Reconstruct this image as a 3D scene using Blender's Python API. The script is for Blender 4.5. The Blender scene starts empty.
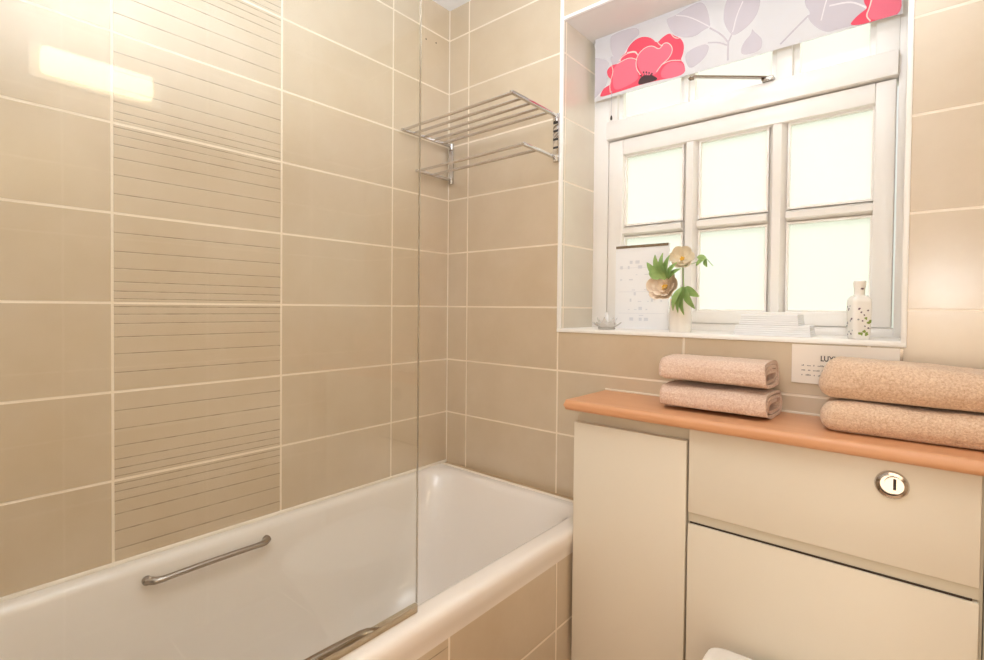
import bpy, bmesh, math, random
from mathutils import Vector, Matrix, noise
from mathutils.geometry import tessellate_polygon
PI = math.pi
random.seed(7)
SC = bpy.context.scene
COL = SC.collection
H = 0.205          # height of one wall tile in metres
Z0 = 1.155         # height of the tile joint at eye level


def P(x, y, z):
    return Vector((x * H, y * H, Z0 + z * H))


# ------------------------------------------------------------ camera
cam_d = bpy.data.cameras.new('camera')
cam = bpy.data.objects.new('camera', cam_d)
COL.objects.link(cam)
SC.camera = cam
ya, pi_, ro = math.radians(-40.83), math.radians(.99), math.radians(.54)
fw = Vector((math.sin(ya) * math.cos(pi_), math.cos(ya) * math.cos(pi_), -math.sin(pi_)))
rt = Vector((math.cos(ya), -math.sin(ya), 0))
up = rt.cross(fw)
r2 = rt * math.cos(ro) + up * math.sin(ro)
u2 = -rt * math.sin(ro) + up * math.cos(ro)
M = Matrix(((r2.x, u2.x, -fw.x), (r2.y, u2.y, -fw.y), (r2.z, u2.z, -fw.z))).to_4x4()
M.translation = P(6.8199, -6.8395, -.0162)
cam.matrix_world = M
cam_d.sensor_width = 36
cam_d.lens = 505.85 / 984 * 36
cam_d.shift_x = (492 - 483.61) / 984
cam_d.shift_y = (316.38 - 330) / 984
cam_d.clip_start = .02

# ------------------------------------------------------------ light and exposure
W = bpy.data.worlds.new('overcast')
SC.world = W
W.use_nodes = True
nt = W.node_tree
bg = nt.nodes['Background']
tc = nt.nodes.new('ShaderNodeTexCoord')
sx = nt.nodes.new('ShaderNodeSeparateXYZ')
nz = nt.nodes.new('ShaderNodeTexNoise'); nz.inputs['Scale'].default_value = 3.0
ad = nt.nodes.new('ShaderNodeMath'); ad.operation = 'MULTIPLY_ADD'; ad.inputs[1].default_value = .5
cr = nt.nodes.new('ShaderNodeValToRGB')
cr.color_ramp.elements[0].position = .12; cr.color_ramp.elements[0].color = (.80, .84, .66, 1)
cr.color_ramp.elements[1].position = .50; cr.color_ramp.elements[1].color = (.99, 1, .96, 1)
nt.links.new(tc.outputs['Generated'], sx.inputs[0])
nt.links.new(tc.outputs['Generated'], nz.inputs['Vector'])
nt.links.new(nz.outputs['Fac'], ad.inputs[0])
nt.links.new(sx.outputs['Z'], ad.inputs[2])
nt.links.new(ad.outputs[0], cr.inputs[0])
nt.links.new(cr.outputs[0], bg.inputs[0])
bg.inputs[1].default_value = .98


def area(name, loc, direction, size, size_y, power, color):
    d = bpy.data.lights.new(name, 'AREA')
    d.shape = 'RECTANGLE'; d.size = size; d.size_y = size_y
    d.energy = power; d.color = color
    o = bpy.data.objects.new(name, d)
    COL.objects.link(o)
    o.location = loc
    o.rotation_euler = Vector(direction).to_track_quat('-Z', 'Y').to_euler()
    return o


# daylight falling in through the window
sd = bpy.data.lights.new('hazy_sun', 'SUN'); sd.energy = 1.5; sd.angle = math.radians(50); sd.color = (1, .99, .96)
sun = bpy.data.objects.new('hazy_sun', sd); COL.objects.link(sun)
sun.rotation_euler = Vector((-.30, -1, -.95)).to_track_quat('-Z', 'Y').to_euler()
# flash aimed at the ceiling, shifted off the camera to brighten the upper walls
bounce = area('bounce_flash', P(4.9, -5.0, 2.4), (-.10, .10, 1), .30, .30, 20, (.74, .87, 1))
# small forward flash beside the camera
flash = area('camera_flash', P(7.18, -6.95, .50), (-.35, 1, -.1), .07, .05, 1.3, (.86, .93, 1))
low_fill = area('warm_low_fill', P(5.8, -8.2, -2.6), (-.25, 1, .0), 1.1, 1.3, 10.0, (1, .78, .54))  # added fill from behind the camera, warms the lower walls
ceil_fill = area('warm_ceiling_fill', P(5.6, -4.4, 5.50), (0, 0, -1), .4, .4, 1.5, (1, .85, .66))  # added soft warm fill under the ceiling, no fitting there
SC.view_settings.view_transform = 'Standard'
SC.view_settings.look = 'None'
SC.view_settings.exposure = 0.09
SC.view_settings.gamma = 1.0
SC.view_settings.use_curve_mapping = False
SC.cycles.use_denoising = True
SC.cycles.max_bounces = 12
SC.cycles.transparent_max_bounces = 16


# ------------------------------------------------------------ materials
def lin(c):
    return tuple(((v / 255) / 12.92 if v / 255 <= .04045 else ((v / 255 + .055) / 1.055) ** 2.4) for v in c) + (1,)


class NB:
    def __init__(s, name):
        s.m = bpy.data.materials.new(name); s.m.use_nodes = True
        s.t = s.m.node_tree; s.n = s.t.nodes
        s.b = s.n['Principled BSDF']; s.out = s.n['Material Output']

    def node(s, ty, **kw):
        n = s.n.new(ty)
        for k, v in kw.items(): setattr(n, k, v)
        return n

    def put(s, sock, v):
        if isinstance(v, bpy.types.NodeSocket): s.t.links.new(v, sock)
        else: sock.default_value = v

    def math(s, op, a, b=0.0, c=0.0):
        n = s.node('ShaderNodeMath', operation=op)
        s.put(n.inputs[0], a); s.put(n.inputs[1], b); s.put(n.inputs[2], c)
        return n.outputs[0]

    def pos(s):
        g = s.node('ShaderNodeNewGeometry'); x = s.node('ShaderNodeSeparateXYZ')
        s.t.links.new(g.outputs['Position'], x.inputs[0])
        return g.outputs['Position'], x.outputs

    def noise(s, scale, detail=2.0, vec=None, rough=.5):
        n = s.node('ShaderNodeTexNoise')
        n.inputs['Scale'].default_value = scale; n.inputs['Detail'].default_value = detail
        n.inputs['Roughness'].default_value = rough
        if vec is not None: s.t.links.new(vec, n.inputs['Vector'])
        return n.outputs['Fac']

    def mix(s, f, a, b):
        n = s.node('ShaderNodeMix', data_type='RGBA')
        s.put(n.inputs[0], f); s.put(n.inputs[6], a); s.put(n.inputs[7], b)
        return n.outputs[2]

    def bump(s, h, strength, dist, prev=None):
        n = s.node('ShaderNodeBump')
        n.inputs['Strength'].default_value = strength; n.inputs['Distance'].default_value = dist
        s.put(n.inputs['Height'], h)
        if prev is not None: s.t.links.new(prev, n.inputs['Normal'])
        return n.outputs[0]

    def smooth(s, v, a, b):        # 1 below a, 0 above b
        n = s.node('ShaderNodeMapRange', interpolation_type='SMOOTHSTEP')
        s.put(n.inputs[0], v)
        for i, q in enumerate((a, b, 1.0, 0.0)): n.inputs[i + 1].default_value = q
        return n.outputs[0]


def plain(name, col, rough=.5, metal=0.0, **kw):
    b = NB(name)
    b.b.inputs['Base Color'].default_value = lin(col)
    b.b.inputs['Roughness'].default_value = rough
    b.b.inputs['Metallic'].default_value = metal
    for k, v in kw.items(): b.b.inputs[k.replace('_', ' ')].default_value = v
    return b.m


GROUT = lin((244, 228, 206))


def tile_mat(name, axis, off, zoff=Z0, decor=None, tw=1.9675 * H, th=H, half=.0030, base=((217, 198, 172), (203, 180, 148)), rough=.24):
    """axis: 0 = joints across x, 1 = joints across y; decor: (lo, hi) span of the grooved column"""
    b = NB(name)
    P_, X = b.pos()
    u = X[axis]; v = X[2] if zoff is not None else X[1]
    z0 = zoff if zoff is not None else 0.0
    fu = b.math('DIVIDE', b.math('SUBTRACT', u, off), tw)
    fv = b.math('DIVIDE', b.math('SUBTRACT', v, z0), th)
    du = b.math('MULTIPLY', b.math('PINGPONG', fu, .5), tw)
    dv = b.math('MULTIPLY', b.math('PINGPONG', fv, .5), th)
    d = b.math('MINIMUM', du, dv)
    g = b.smooth(d, half * .75, half * 1.15)
    # one shade per tile and soft clouding inside each
    wn = b.node('ShaderNodeTexWhiteNoise', noise_dimensions='2D')
    cv = b.node('ShaderNodeCombineXYZ')
    b.put(cv.inputs[0], b.math('FLOOR', fu)); b.put(cv.inputs[1], b.math('FLOOR', fv))
    b.t.links.new(cv.outputs[0], wn.inputs['Vector'])
    cl = b.noise(5.5, 5.0, P_, .62)
    fac = b.math('ADD', b.math('MULTIPLY', wn.outputs['Value'], .22), b.math('MULTIPLY_ADD', cl, 1.5, -.35))
    c = b.mix(b.math('MINIMUM', b.math('MAXIMUM', fac, 0), 1), lin(base[0]), lin(base[1]))
    height = b.math('MULTIPLY', g, -1.0)
    if decor:
        fr = b.math('FRACT', fv)
        odd = b.math('FLOORED_MODULO', b.math('FLOOR', fv), 2.0)
        # odd rows: grooves crowd at the top; even rows: at the bottom
        t = b.math('ADD', b.math('MULTIPLY', odd, b.math('SUBTRACT', 1.0, fr)),
                   b.math('MULTIPLY', b.math('SUBTRACT', 1.0, odd), fr))
        dm = None
        for q in (.045, .13, .235, .385, .575, .785):
            a = b.math('ABSOLUTE', b.math('SUBTRACT', t, q))
            dm = a if dm is None else b.math('MINIMUM', dm, a)
        dm = b.math('MULTIPLY', dm, th)
        wob = b.noise(40, 2, P_)
        line = b.smooth(dm, .0006, .0017)
        line = b.math('MULTIPLY', line, b.math('MINIMUM', b.math('MULTIPLY_ADD', wob, 1.6, -.1), 1.0))
        lo, hi = decor
        inside = b.math('MULTIPLY', b.math('GREATER_THAN', u, lo), b.math('LESS_THAN', u, hi))
        line = b.math('MULTIPLY', line, inside)
        c = b.mix(b.math('MULTIPLY', line, .68), c, lin((104, 78, 50)))
        height = b.math('ADD', height, b.math('MULTIPLY', line, -.8))
    c = b.mix(g, c, GROUT)
    b.put(b.b.inputs['Base Color'], c)
    b.put(b.b.inputs['Roughness'], b.math('MULTIPLY_ADD', g, .45, b.math('MULTIPLY_ADD', cl, .10, rough - .05)))
    b.b.inputs['IOR'].default_value = 1.7
    b.b.inputs['Coat Weight'].default_value = 1.0; b.b.inputs['Coat Roughness'].default_value = .34; b.b.inputs['Coat IOR'].default_value = 1.7
    n1 = b.bump(b.noise(7, 2, P_), .10, .004)
    b.t.links.new(b.bump(height, .6, .0015, n1), b.b.inputs['Normal'])
    return b.m


TW = 1.9675 * H
M_TL = tile_mat('tiles_left_wall', 1, -1.3422 * H, decor=(-(1.3422 + 2 * 1.9675) * H, -(1.3422 + 1.9675) * H))
M_TL2 = tile_mat('tiles_right_wall', 1, -1.3422 * H)
M_TB = tile_mat('tiles_back_wall', 0, .5017 * H)
M_TR = tile_mat('tiles_reveal_lightened', 1, .08 * H - TW, base=((226, 214, 194), (214, 200, 178)))  # wall tile painted paler, standing in for window light on the reveal
M_TP = tile_mat('tiles_bath_panel', 1, -1.31 * H, zoff=Z0 - 4.172 * H, decor=(-(3.283 + 1.9675) * H, -3.283 * H), base=((217, 198, 172), (203, 180, 148)))
M_TF = tile_mat('tiles_floor', 0, 0, zoff=None, th=.4, tw=.4, base=((176, 134, 92), (156, 114, 72)))
M_WHITE = plain('white_paint', (244, 240, 235), .45)
M_CEIL = plain('ceiling_paint', (246, 244, 243), .9)
M_WALL = plain('wall_paint', (238, 229, 214), .8)
M_HEAD = plain('reveal_plaster', (226, 217, 208), .8)
M_TRIM = plain('white_tile_trim', (250, 246, 240), .3)
M_PAINT = plain('window_gloss_paint', (247, 241, 235), .28)
M_ENAMEL = plain('bath_enamel', (243, 233, 222), .10, Coat_Weight=.4)
M_CERAM = plain('white_ceramic', (246, 240, 232), .08)
M_SEAL = plain('silicone', (244, 232, 214), .4)
M_CREAM = plain('cream_laminate', (231, 219, 199), .38)
M_CREAM2 = plain('cream_carcass', (214, 203, 182), .5)
M_DARK = plain('gap_shade_brown', (60, 44, 30), .8)
M_CHROME = plain('chrome', (205, 200, 196), .10, 1.0)
M_CHROME2 = plain('dull_chrome', (170, 160, 150), .22, 1.0)
M_PAPER = plain('white_paper', (248, 246, 246), .7)
M_CARD = plain('cream_card', (240, 228, 214), .6)
M_INK = plain('black_ink', (52, 44, 40), .7)
M_INKG = plain('grey_ink', (150, 138, 128), .7)
M_BLUEG = plain('pale_print', (226, 226, 230), .7)
M_RED = plain('poppy_red', (232, 112, 130), .8)
M_REDD = plain('poppy_deep_red', (232, 80, 100), .8)
M_STROKE = plain('petal_outline', (255, 214, 202), .8)
M_LILAC = plain('grey_lilac_leaf', (200, 190, 194), .85)
M_LILACL = plain('pale_leaf_vein', (232, 224, 224), .85)
M_STAMEN = plain('stamen', (74, 50, 52), .8)
M_GOLD = plain('hem_gold', (214, 178, 130), .8)


def wood_mat():
    b = NB('beech_worktop')
    P_, X = b.pos()
    mp = b.node('ShaderNodeMapping'); mp.inputs['Scale'].default_value = (3, 46, 46)
    b.t.links.new(P_, mp.inputs[0])
    n = b.noise(1.0, 4, mp.outputs[0], .55)
    n2 = b.noise(3.5, 1, P_)
    c = b.mix(n, lin((224, 166, 122)), lin((204, 136, 88)))
    c = b.mix(b.math('MULTIPLY', n2, .35), c, lin((232, 182, 142)))
    b.put(b.b.inputs['Base Color'], c)
    b.b.inputs['Roughness'].default_value = .34
    b.t.links.new(b.bump(n, .08, .0005), b.b.inputs['Normal'])
    return b.m


def towel_mat(name, c1, c2):
    b = NB(name)
    P_, X = b.pos()
    n = b.math('MINIMUM', b.math('MAXIMUM', b.math('MULTIPLY_ADD', b.noise(260, 3, P_, .8), 3.4, -1.2), 0.0), 1.0)
    n2 = b.noise(170, 2, P_)
    n3 = b.noise(14, 2, P_)
    f = b.math('MINIMUM', b.math('MAXIMUM', b.math('MULTIPLY_ADD', n, .95, b.math('MULTIPLY_ADD', n3, .3, -.15)), 0.0), 1.0)
    b.put(b.b.inputs['Base Color'], b.mix(f, lin(c2), lin(c1)))
    b.b.inputs['Roughness'].default_value = 1.0
    b.b.inputs['Sheen Weight'].default_value = .45
    b.b.inputs['Sheen Roughness'].default_value = .5
    b.b.inputs['Sheen Tint'].default_value = (1, .9, .8, 1)
    h = b.math('ADD', n, b.math('MULTIPLY', n2, 1.2))
    b.t.links.new(b.bump(h, .6, .0011), b.b.inputs['Normal'])
    return b.m


def glass_sheet(name, tint=(.985, .99, .98), ior=1.5, refl=1.0):
    b = NB(name)
    tr = b.node('ShaderNodeBsdfTransparent'); tr.inputs[0].default_value = (*tint, 1)
    gl = b.node('ShaderNodeBsdfGlossy'); gl.inputs['Roughness'].default_value = .015
    P_, X = b.pos()
    geo = b.node('ShaderNodeNewGeometry')
    dt = b.node('ShaderNodeVectorMath', operation='DOT_PRODUCT')
    b.t.links.new(geo.outputs['Normal'], dt.inputs[0]); b.t.links.new(geo.outputs['Incoming'], dt.inputs[1])
    f0 = ((ior - 1) / (ior + 1)) ** 2
    sch = b.math('MULTIPLY_ADD', b.math('POWER', b.math('SUBTRACT', 1.0, b.math('ABSOLUTE', dt.outputs['Value'])), 5.0), 1 - f0, f0)
    bm_ = b.bump(b.noise(9, 1, P_), .045, .002)
    b.t.links.new(bm_, gl.inputs['Normal'])
    mx = b.node('ShaderNodeMixShader')
    b.put(mx.inputs[0], b.math('MULTIPLY', sch, refl))
    b.t.links.new(tr.outputs[0], mx.inputs[1]); b.t.links.new(gl.outputs[0], mx.inputs[2])
    b.t.links.new(mx.outputs[0], b.out.inputs[0])
    return b.m


def frosted():
    b = NB('frosted_pane')
    tr = b.node('ShaderNodeBsdfTransparent'); tr.inputs[0].default_value = (.96, .975, .93, 1)
    tl = b.node('ShaderNodeBsdfTranslucent'); tl.inputs[0].default_value = (.97, .98, .94, 1)
    gl = b.node('ShaderNodeBsdfGlossy'); gl.inputs['Roughness'].default_value = .18
    m1 = b.node('ShaderNodeMixShader'); m1.inputs[0].default_value = .45
    m2 = b.node('ShaderNodeMixShader'); m2.inputs[0].default_value = .04
    b.t.links.new(tr.outputs[0], m1.inputs[1]); b.t.links.new(tl.outputs[0], m1.inputs[2])
    b.t.links.new(m1.outputs[0], m2.inputs[1]); b.t.links.new(gl.outputs[0], m2.inputs[2])
    b.t.links.new(m2.outputs[0], b.out.inputs[0])
    return b.m


def fabric():
    b = NB('blind_fabric')
    P_, X = b.pos()
    b.b.inputs['Base Color'].default_value = lin((232, 227, 229))
    b.b.inputs['Roughness'].default_value = .9
    wv = b.math('ADD', b.noise(900, 1, P_), 0)
    b.t.links.new(b.bump(wv, .15, .0004), b.b.inputs['Normal'])
    tl = b.node('ShaderNodeBsdfTranslucent'); tl.inputs[0].default_value = (.92, .9, .84, 1)
    mx = b.node('ShaderNodeMixShader'); mx.inputs[0].default_value = .3
    b.t.links.new(b.b.outputs[0], mx.inputs[1]); b.t.links.new(tl.outputs[0], mx.inputs[2])
    b.t.links.new(mx.outputs[0], b.out.inputs[0])
    return b.m


def leafy(name, c1, c2):
    b = NB(name)
    P_, X = b.pos()
    b.put(b.b.inputs['Base Color'], b.mix(b.noise(70, 2, P_), lin(c1), lin(c2)))
    b.b.inputs['Roughness'].default_value = .5
    return b.m


def emit(name, col, s):
    b = NB(name)
    b.b.inputs['Base Color'].default_value = (.9, .85, .75, 1)
    b.b.inputs['Emission Color'].default_value = (*col, 1)
    b.b.inputs['Emission Strength'].default_value = s
    return b.m


M_WOOD = wood_mat()
M_TOW1 = towel_mat('towel_dusty_pink', (242, 216, 196), (212, 172, 148))
M_TOW2 = towel_mat('towel_beige', (244, 216, 188), (208, 168, 136))
M_GLASS = glass_sheet('screen_glass')
M_CRYST = glass_sheet('crystal', (.97, .96, .94), 1.55, 1.3)
_t = M_CRYST.node_tree; _o = _t.nodes['Material Output']; _src = _o.inputs[0].links[0].from_socket
_p = _t.nodes['Principled BSDF']; _p.inputs['Base Color'].default_value = lin((250, 245, 240)); _p.inputs['Roughness'].default_value = .15
_m = _t.nodes.new('ShaderNodeMixShader'); _m.inputs[0].default_value = .6
_t.links.new(_src, _m.inputs[1]); _t.links.new(_p.outputs[0], _m.inputs[2]); _t.links.new(_m.outputs[0], _o.inputs[0])
M_FROST = frosted()
M_FABRIC = fabric()
M_LEAF = leafy('leaf_green', (172, 198, 128), (124, 160, 84))
M_PETAL = leafy('petal_peach', (255, 242, 224), (255, 228, 200))
M_PETAL2 = leafy('petal_cream', (255, 246, 226), (255, 238, 208))
M_YELLOW = plain('flower_centre', (236, 190, 70), .7)
M_LAMP = emit('lamp_diffuser', (1, .80, .50), 9)
M_SEALP = glass_sheet('clear_seal', (.80, .74, .64), 1.5, 1.5)


# ------------------------------------------------------------ mesh helpers
ORG = {}


def add_box(bm, a, b, mi=0, bevel=0.0, seg=2):
    xs = sorted((a[0], b[0])); ys = sorted((a[1], b[1])); zs = sorted((a[2], b[2]))
    v = [bm.verts.new((xs[i], ys[j], zs[k])) for i in (0, 1) for j in (0, 1) for k in (0, 1)]
    fs = []
    for q in ((0, 1, 3, 2), (4, 6, 7, 5), (0, 4, 5, 1), (2, 3, 7, 6), (0, 2, 6, 4), (1, 5, 7, 3)):
        f = bm.faces.new([v[i] for i in q]); f.material_index = mi; fs.append(f)
    if bevel > 0:
        es = {e for f in fs for e in f.edges}
        r = bmesh.ops.bevel(bm, geom=list(es), offset=bevel, segments=seg, affect='EDGES', profile=.5)
        for f in r['faces']: f.material_index = mi
    return fs


def B(a, b, bevel=0.0, mi=0, bm=None):     # box in tile units
    bm = bm or bmesh.new()
    add_box(bm, P(*a), P(*b), mi, bevel)
    return bm


def tube(bm, pts, r, seg=12, mi=0, cap=True, flat=None):
    pts = [Vector(p) for p in pts]
    n = len(pts); rings = []
    rs = r if isinstance(r, (list, tuple)) else [r] * n
    prev = None
    for i, p in enumerate(pts):
        t = (pts[min(i + 1, n - 1)] - pts[max(i - 1, 0)]).normalized()
        if prev is None:
            a = t.cross(Vector((0, 0, 1)))
            if a.length < 1e-3: a = t.cross(Vector((1, 0, 0)))
            a.normalize()
        else:
            a = (prev - t * prev.dot(t)).normalized()
        prev = a; bb = t.cross(a)
        ring = []
        for k in range(seg):
            an = 2 * PI * k / seg
            sa = math.sin(an) * (flat or 1.0)
            ring.append(bm.verts.new(p + (a * math.cos(an) + bb * sa) * rs[i]))
        rings.append(ring)
    for i in range(n - 1):
        for k in range(seg):
            f = bm.faces.new((rings[i][k], rings[i][(k + 1) % seg], rings[i + 1][(k + 1) % seg], rings[i + 1][k]))
            f.material_index = mi
    if cap:
        bm.faces.new(rings[0][::-1]).material_index = mi
        bm.faces.new(rings[-1]).material_index = mi
    return bm


def lathe(bm, prof, c, seg=32, axis='z', mi=0, sq=None):
    c = Vector(c); rings = []
    for (r, h) in prof:
        ring = []
        for k in range(seg):
            a = 2 * PI * k / seg
            x, y = math.cos(a), math.sin(a)
            if sq:
                m = (abs(x) ** sq + abs(y) ** sq) ** (-1 / sq); x *= m; y *= m
            if axis == 'z': v = Vector((x * r, y * r, h))
            elif axis == 'y': v = Vector((x * r, -h, y * r))
            else: v = Vector((h, x * r, y * r))
            ring.append(bm.verts.new(c + v))
        rings.append(ring)
    for i in range(len(rings) - 1):
        for k in range(seg):
            f = bm.faces.new((rings[i][k], rings[i][(k + 1) % seg], rings[i + 1][(k + 1) % seg], rings[i + 1][k])); f.material_index = mi
    for ring in (rings[0], rings[-1]):
        try: bm.faces.new(ring).material_index = mi
        except ValueError: pass
    return bm


def prism(bm, pts, d, mi=0):
    """pts: closed outline of Vectors; d: extrusion Vector"""
    a = [bm.verts.new(p) for p in pts]; b = [bm.verts.new(Vector(p) + d) for p in pts]
    n = len(pts); fs = [bm.faces.new(a), bm.faces.new(b[::-1])]
    for i in range(n): fs.append(bm.faces.new((a[i], b[i], b[(i + 1) % n], a[(i + 1) % n])))
    for f in fs: f.material_index = mi
    return bm


def obj(name, bm, mats, parent=None, smooth=False, angle=None, kind=None, label=None, cat=None, group=None, base=None):
    if not isinstance(mats, (list, tuple)): mats = [mats]
    bmesh.ops.recalc_face_normals(bm, faces=bm.faces)
    me = bpy.data.meshes.new(name)
    if parent is not None: o_ = ORG[parent.name]
    elif base is not None: o_ = Vector(base)
    else:
        bm.verts.ensure_lookup_table()
        xs = [v.co for v in bm.verts]
        lo = Vector(min(c[i] for c in xs) for i in range(3)); hi = Vector(max(c[i] for c in xs) for i in range(3))
        o_ = Vector(((lo.x + hi.x) / 2, (lo.y + hi.y) / 2, lo.z))
    bmesh.ops.translate(bm, verts=bm.verts, vec=-o_)
    bm.to_mesh(me); bm.free()
    for m in mats: me.materials.append(m)
    if smooth:
        me.shade_smooth()
        me.set_sharp_from_angle(angle=math.radians(angle or 40))
    o = bpy.data.objects.new(name, me); COL.objects.link(o)
    if parent is not None: o.parent = parent
    else: o.location = o_
    ORG[o.name] = o_
    if kind: o['kind'] = kind
    if label: o['label'] = label
    if cat: o['category'] = cat
    if group: o['group'] = group
    return o


def thing(name, loc, label, cat, group=None, kind=None):
    o = bpy.data.objects.new(name, None); COL.objects.link(o)
    o.empty_display_size = .05
    o.location = loc; ORG[o.name] = Vector(loc)
    if label: o['label'] = label
    if cat: o['category'] = cat
    if group: o['group'] = group
    if kind: o['kind'] = kind
    return o


# ------------------------------------------------------------ setting
XR, YN, ZC, ZF = 9.0, -8.35, 5.56, -Z0 / H
NX0, NX1, NZ0, NZ1 = 2.50, 6.68, -.335, 4.52      # window opening in the back wall
WY = 1.0                                           # inner face of the sash
obj('floor', B((-.5, YN - .5, ZF - .3), (XR + .5, 2.2, ZF)), M_TF, kind='structure')
obj('ceiling', B((-.5, YN - .5, ZC), (XR + .5, 1.9, ZC + .4)), M_CEIL, kind='structure')
obj('wall_left', B((-.5, YN - .5, ZF), (0, 0, ZC)), M_TL, kind='structure')
obj('wall_right', B((XR, YN - .5, ZF), (XR + .5, 0, ZC)), M_TL2, kind='structure')
obj('wall_front', B((0, YN - .5, ZF), (XR, YN, ZC)), M_TB, kind='structure')
bm = bmesh.new()
B((-.5, 0, ZF), (NX0, 1.5, ZC), bm=bm)
B((NX1, 0, ZF), (XR + .5, 1.5, ZC), bm=bm)
B((NX0, 0, ZF), (NX1, 1.5, NZ0 - .02), bm=bm)
B((NX0, 0, NZ1), (NX1, 1.5, ZC), bm=bm)
for f in bm.faces:
    c = f.calc_center_median(); n = f.normal
f_ = None
obj('wall_back', bm, M_TB, kind='structure')
# tiled lining of the left reveal, plastered head and right lining
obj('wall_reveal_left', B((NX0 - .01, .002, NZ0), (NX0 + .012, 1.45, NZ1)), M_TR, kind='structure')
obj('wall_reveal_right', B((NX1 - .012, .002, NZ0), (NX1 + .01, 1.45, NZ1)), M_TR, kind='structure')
obj('ceiling_reveal', B((NX0, .002, NZ1 - .02), (NX1, 1.45, NZ1 + .01)), M_HEAD, kind='structure')
# white edge trims round the opening and the corner joint
obj('trim_1', B((NX0 - .045, -.018, NZ0 - .04), (NX0 + .015, .03, ZC), .0015), M_TRIM, smooth=True, kind='structure')
obj('trim_2', B((NX1 - .015, -.02, NZ0 - .04), (NX1 + .035, .03, ZC), .0015), M_TRIM, smooth=True, kind='structure')
obj('trim_3', B((NX0 - .0, -.016, NZ1 - .03), (NX1, .03, NZ1 + .02), .0015), M_TRIM, smooth=True, kind='structure')
obj('trim_4', B((NX0 - .045, -.022, NZ0 - .055), (NX1 + .035, .04, NZ0 + .0), .002), M_TRIM, smooth=True, kind='structure')
obj('trim_5', B((-.0, -.012, -3.0), (.014, 0, ZC)), M_SEAL, kind='structure')
# door in the front wall, behind the camera
dr = thing('door_1', P(5.6, YN, ZF), None, None, kind='structure')
obj('door_leaf', B((4.0, YN, ZF + .02), (7.6, YN + .16, 4.2), .002), M_WHITE, dr)
bm = bmesh.new()
B((3.7, YN, ZF), (4.0, YN + .22, 4.5), .002, bm=bm); B((7.6, YN, ZF), (7.9, YN + .22, 4.5), .002, bm=bm); B((3.7, YN, 4.2), (7.9, YN + .22, 4.5), .002, bm=bm)
obj('door_frame', bm, M_WHITE, dr)
bm = bmesh.new(); tube(bm, [P(7.3, YN + .16, -.7), P(7.3, YN + .42, -.7), P(6.8, YN + .42, -.7)], .009)
obj('door_handle', bm, M_CHROME, dr, smooth=True)

# ------------------------------------------------------------ window
win = thing('window_1', P((NX0 + NX1) / 2, 1.1, NZ0), None, None, kind='structure')
# sill board
obj('window_sill', B((NX0, .002, NZ0 - .02), (NX1, 1.3, NZ0 + .006)), M_PAINT, win)
FX = [(2.93, 4.02), (4.09, 5.27), (5.457, 6.35)]       # fanlights
FZ0, FZ1 = 3.10, 4.35
bm = bmesh.new()
fy0, fy1 = WY + .02, WY + .36
B((NX0, fy0, NZ0), (2.78, fy1, NZ1), .0015, bm=bm)
B((6.57, fy0, NZ0), (NX1, fy1, NZ1), .0015, bm=bm)
B((2.78, fy0, NZ0), (6.57, fy1, -.22), .0015, bm=bm)
B((2.78, fy0, FZ1), (6.57, fy1, NZ1), .0015, bm=bm)
B((2.78, fy0 - .10, 2.80), (6.57, fy1, FZ0), .004, bm=bm)
for a, b in ((2.78, 2.93), (4.02, 4.09), (5.27, 5.457), (6.35, 6.57)):
    B((a, fy0, FZ0), (b, fy1, FZ1), .0015, bm=bm)
obj('window_frame', bm, M_PAINT, win, smooth=True)
# casement with six panes
PX = [(3.05, 4.015), (4.24, 5.18), (5.41, 6.35)]
PZ = [(-.04, 1.185), (1.36, 2.53)]
bm = bmesh.new()
sy0, sy1 = WY, WY + .24
B((2.80, sy0, -.215), (3.05, sy1, 2.78), .003, bm=bm)
B((6.35, sy0, -.215), (6.55, sy1, 2.78), .003, bm=bm)
B((3.05, sy0, -.215), (6.35, sy1, -.04), .003, bm=bm)
B((3.05, sy0, 2.53), (6.35, sy1, 2.78), .003, bm=bm)
obj('casement', bm, M_PAINT, win, smooth=True)
bm = bmesh.new()
by0 = sy0 + .02
for a, b in ((4.015, 4.24), (5.18, 5.41)):
    c = (a + b) / 2
    prism(bm, [P(a, by0 + .13, -.04), P(c - .05, by0, -.04), P(c + .05, by0, -.04), P(b, by0 + .13, -.04), P(b, sy1, -.04), P(a, sy1, -.04)], Vector((0, 0, 2.57 * H)))
for (x0, x1) in PX:
    a, b = 1.185, 1.36; c = (a + b) / 2
    prism(bm, [P(x0, by0 + .13, a), P(x0, by0, c - .04), P(x0, by0, c + .04), P(x0, by0 + .13, b), P(x0, sy1, b), P(x0, sy1, a)], Vector(((x1 - x0) * H, 0, 0)))
obj('glazing_bars', bm, M_PAINT, win)
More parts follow.
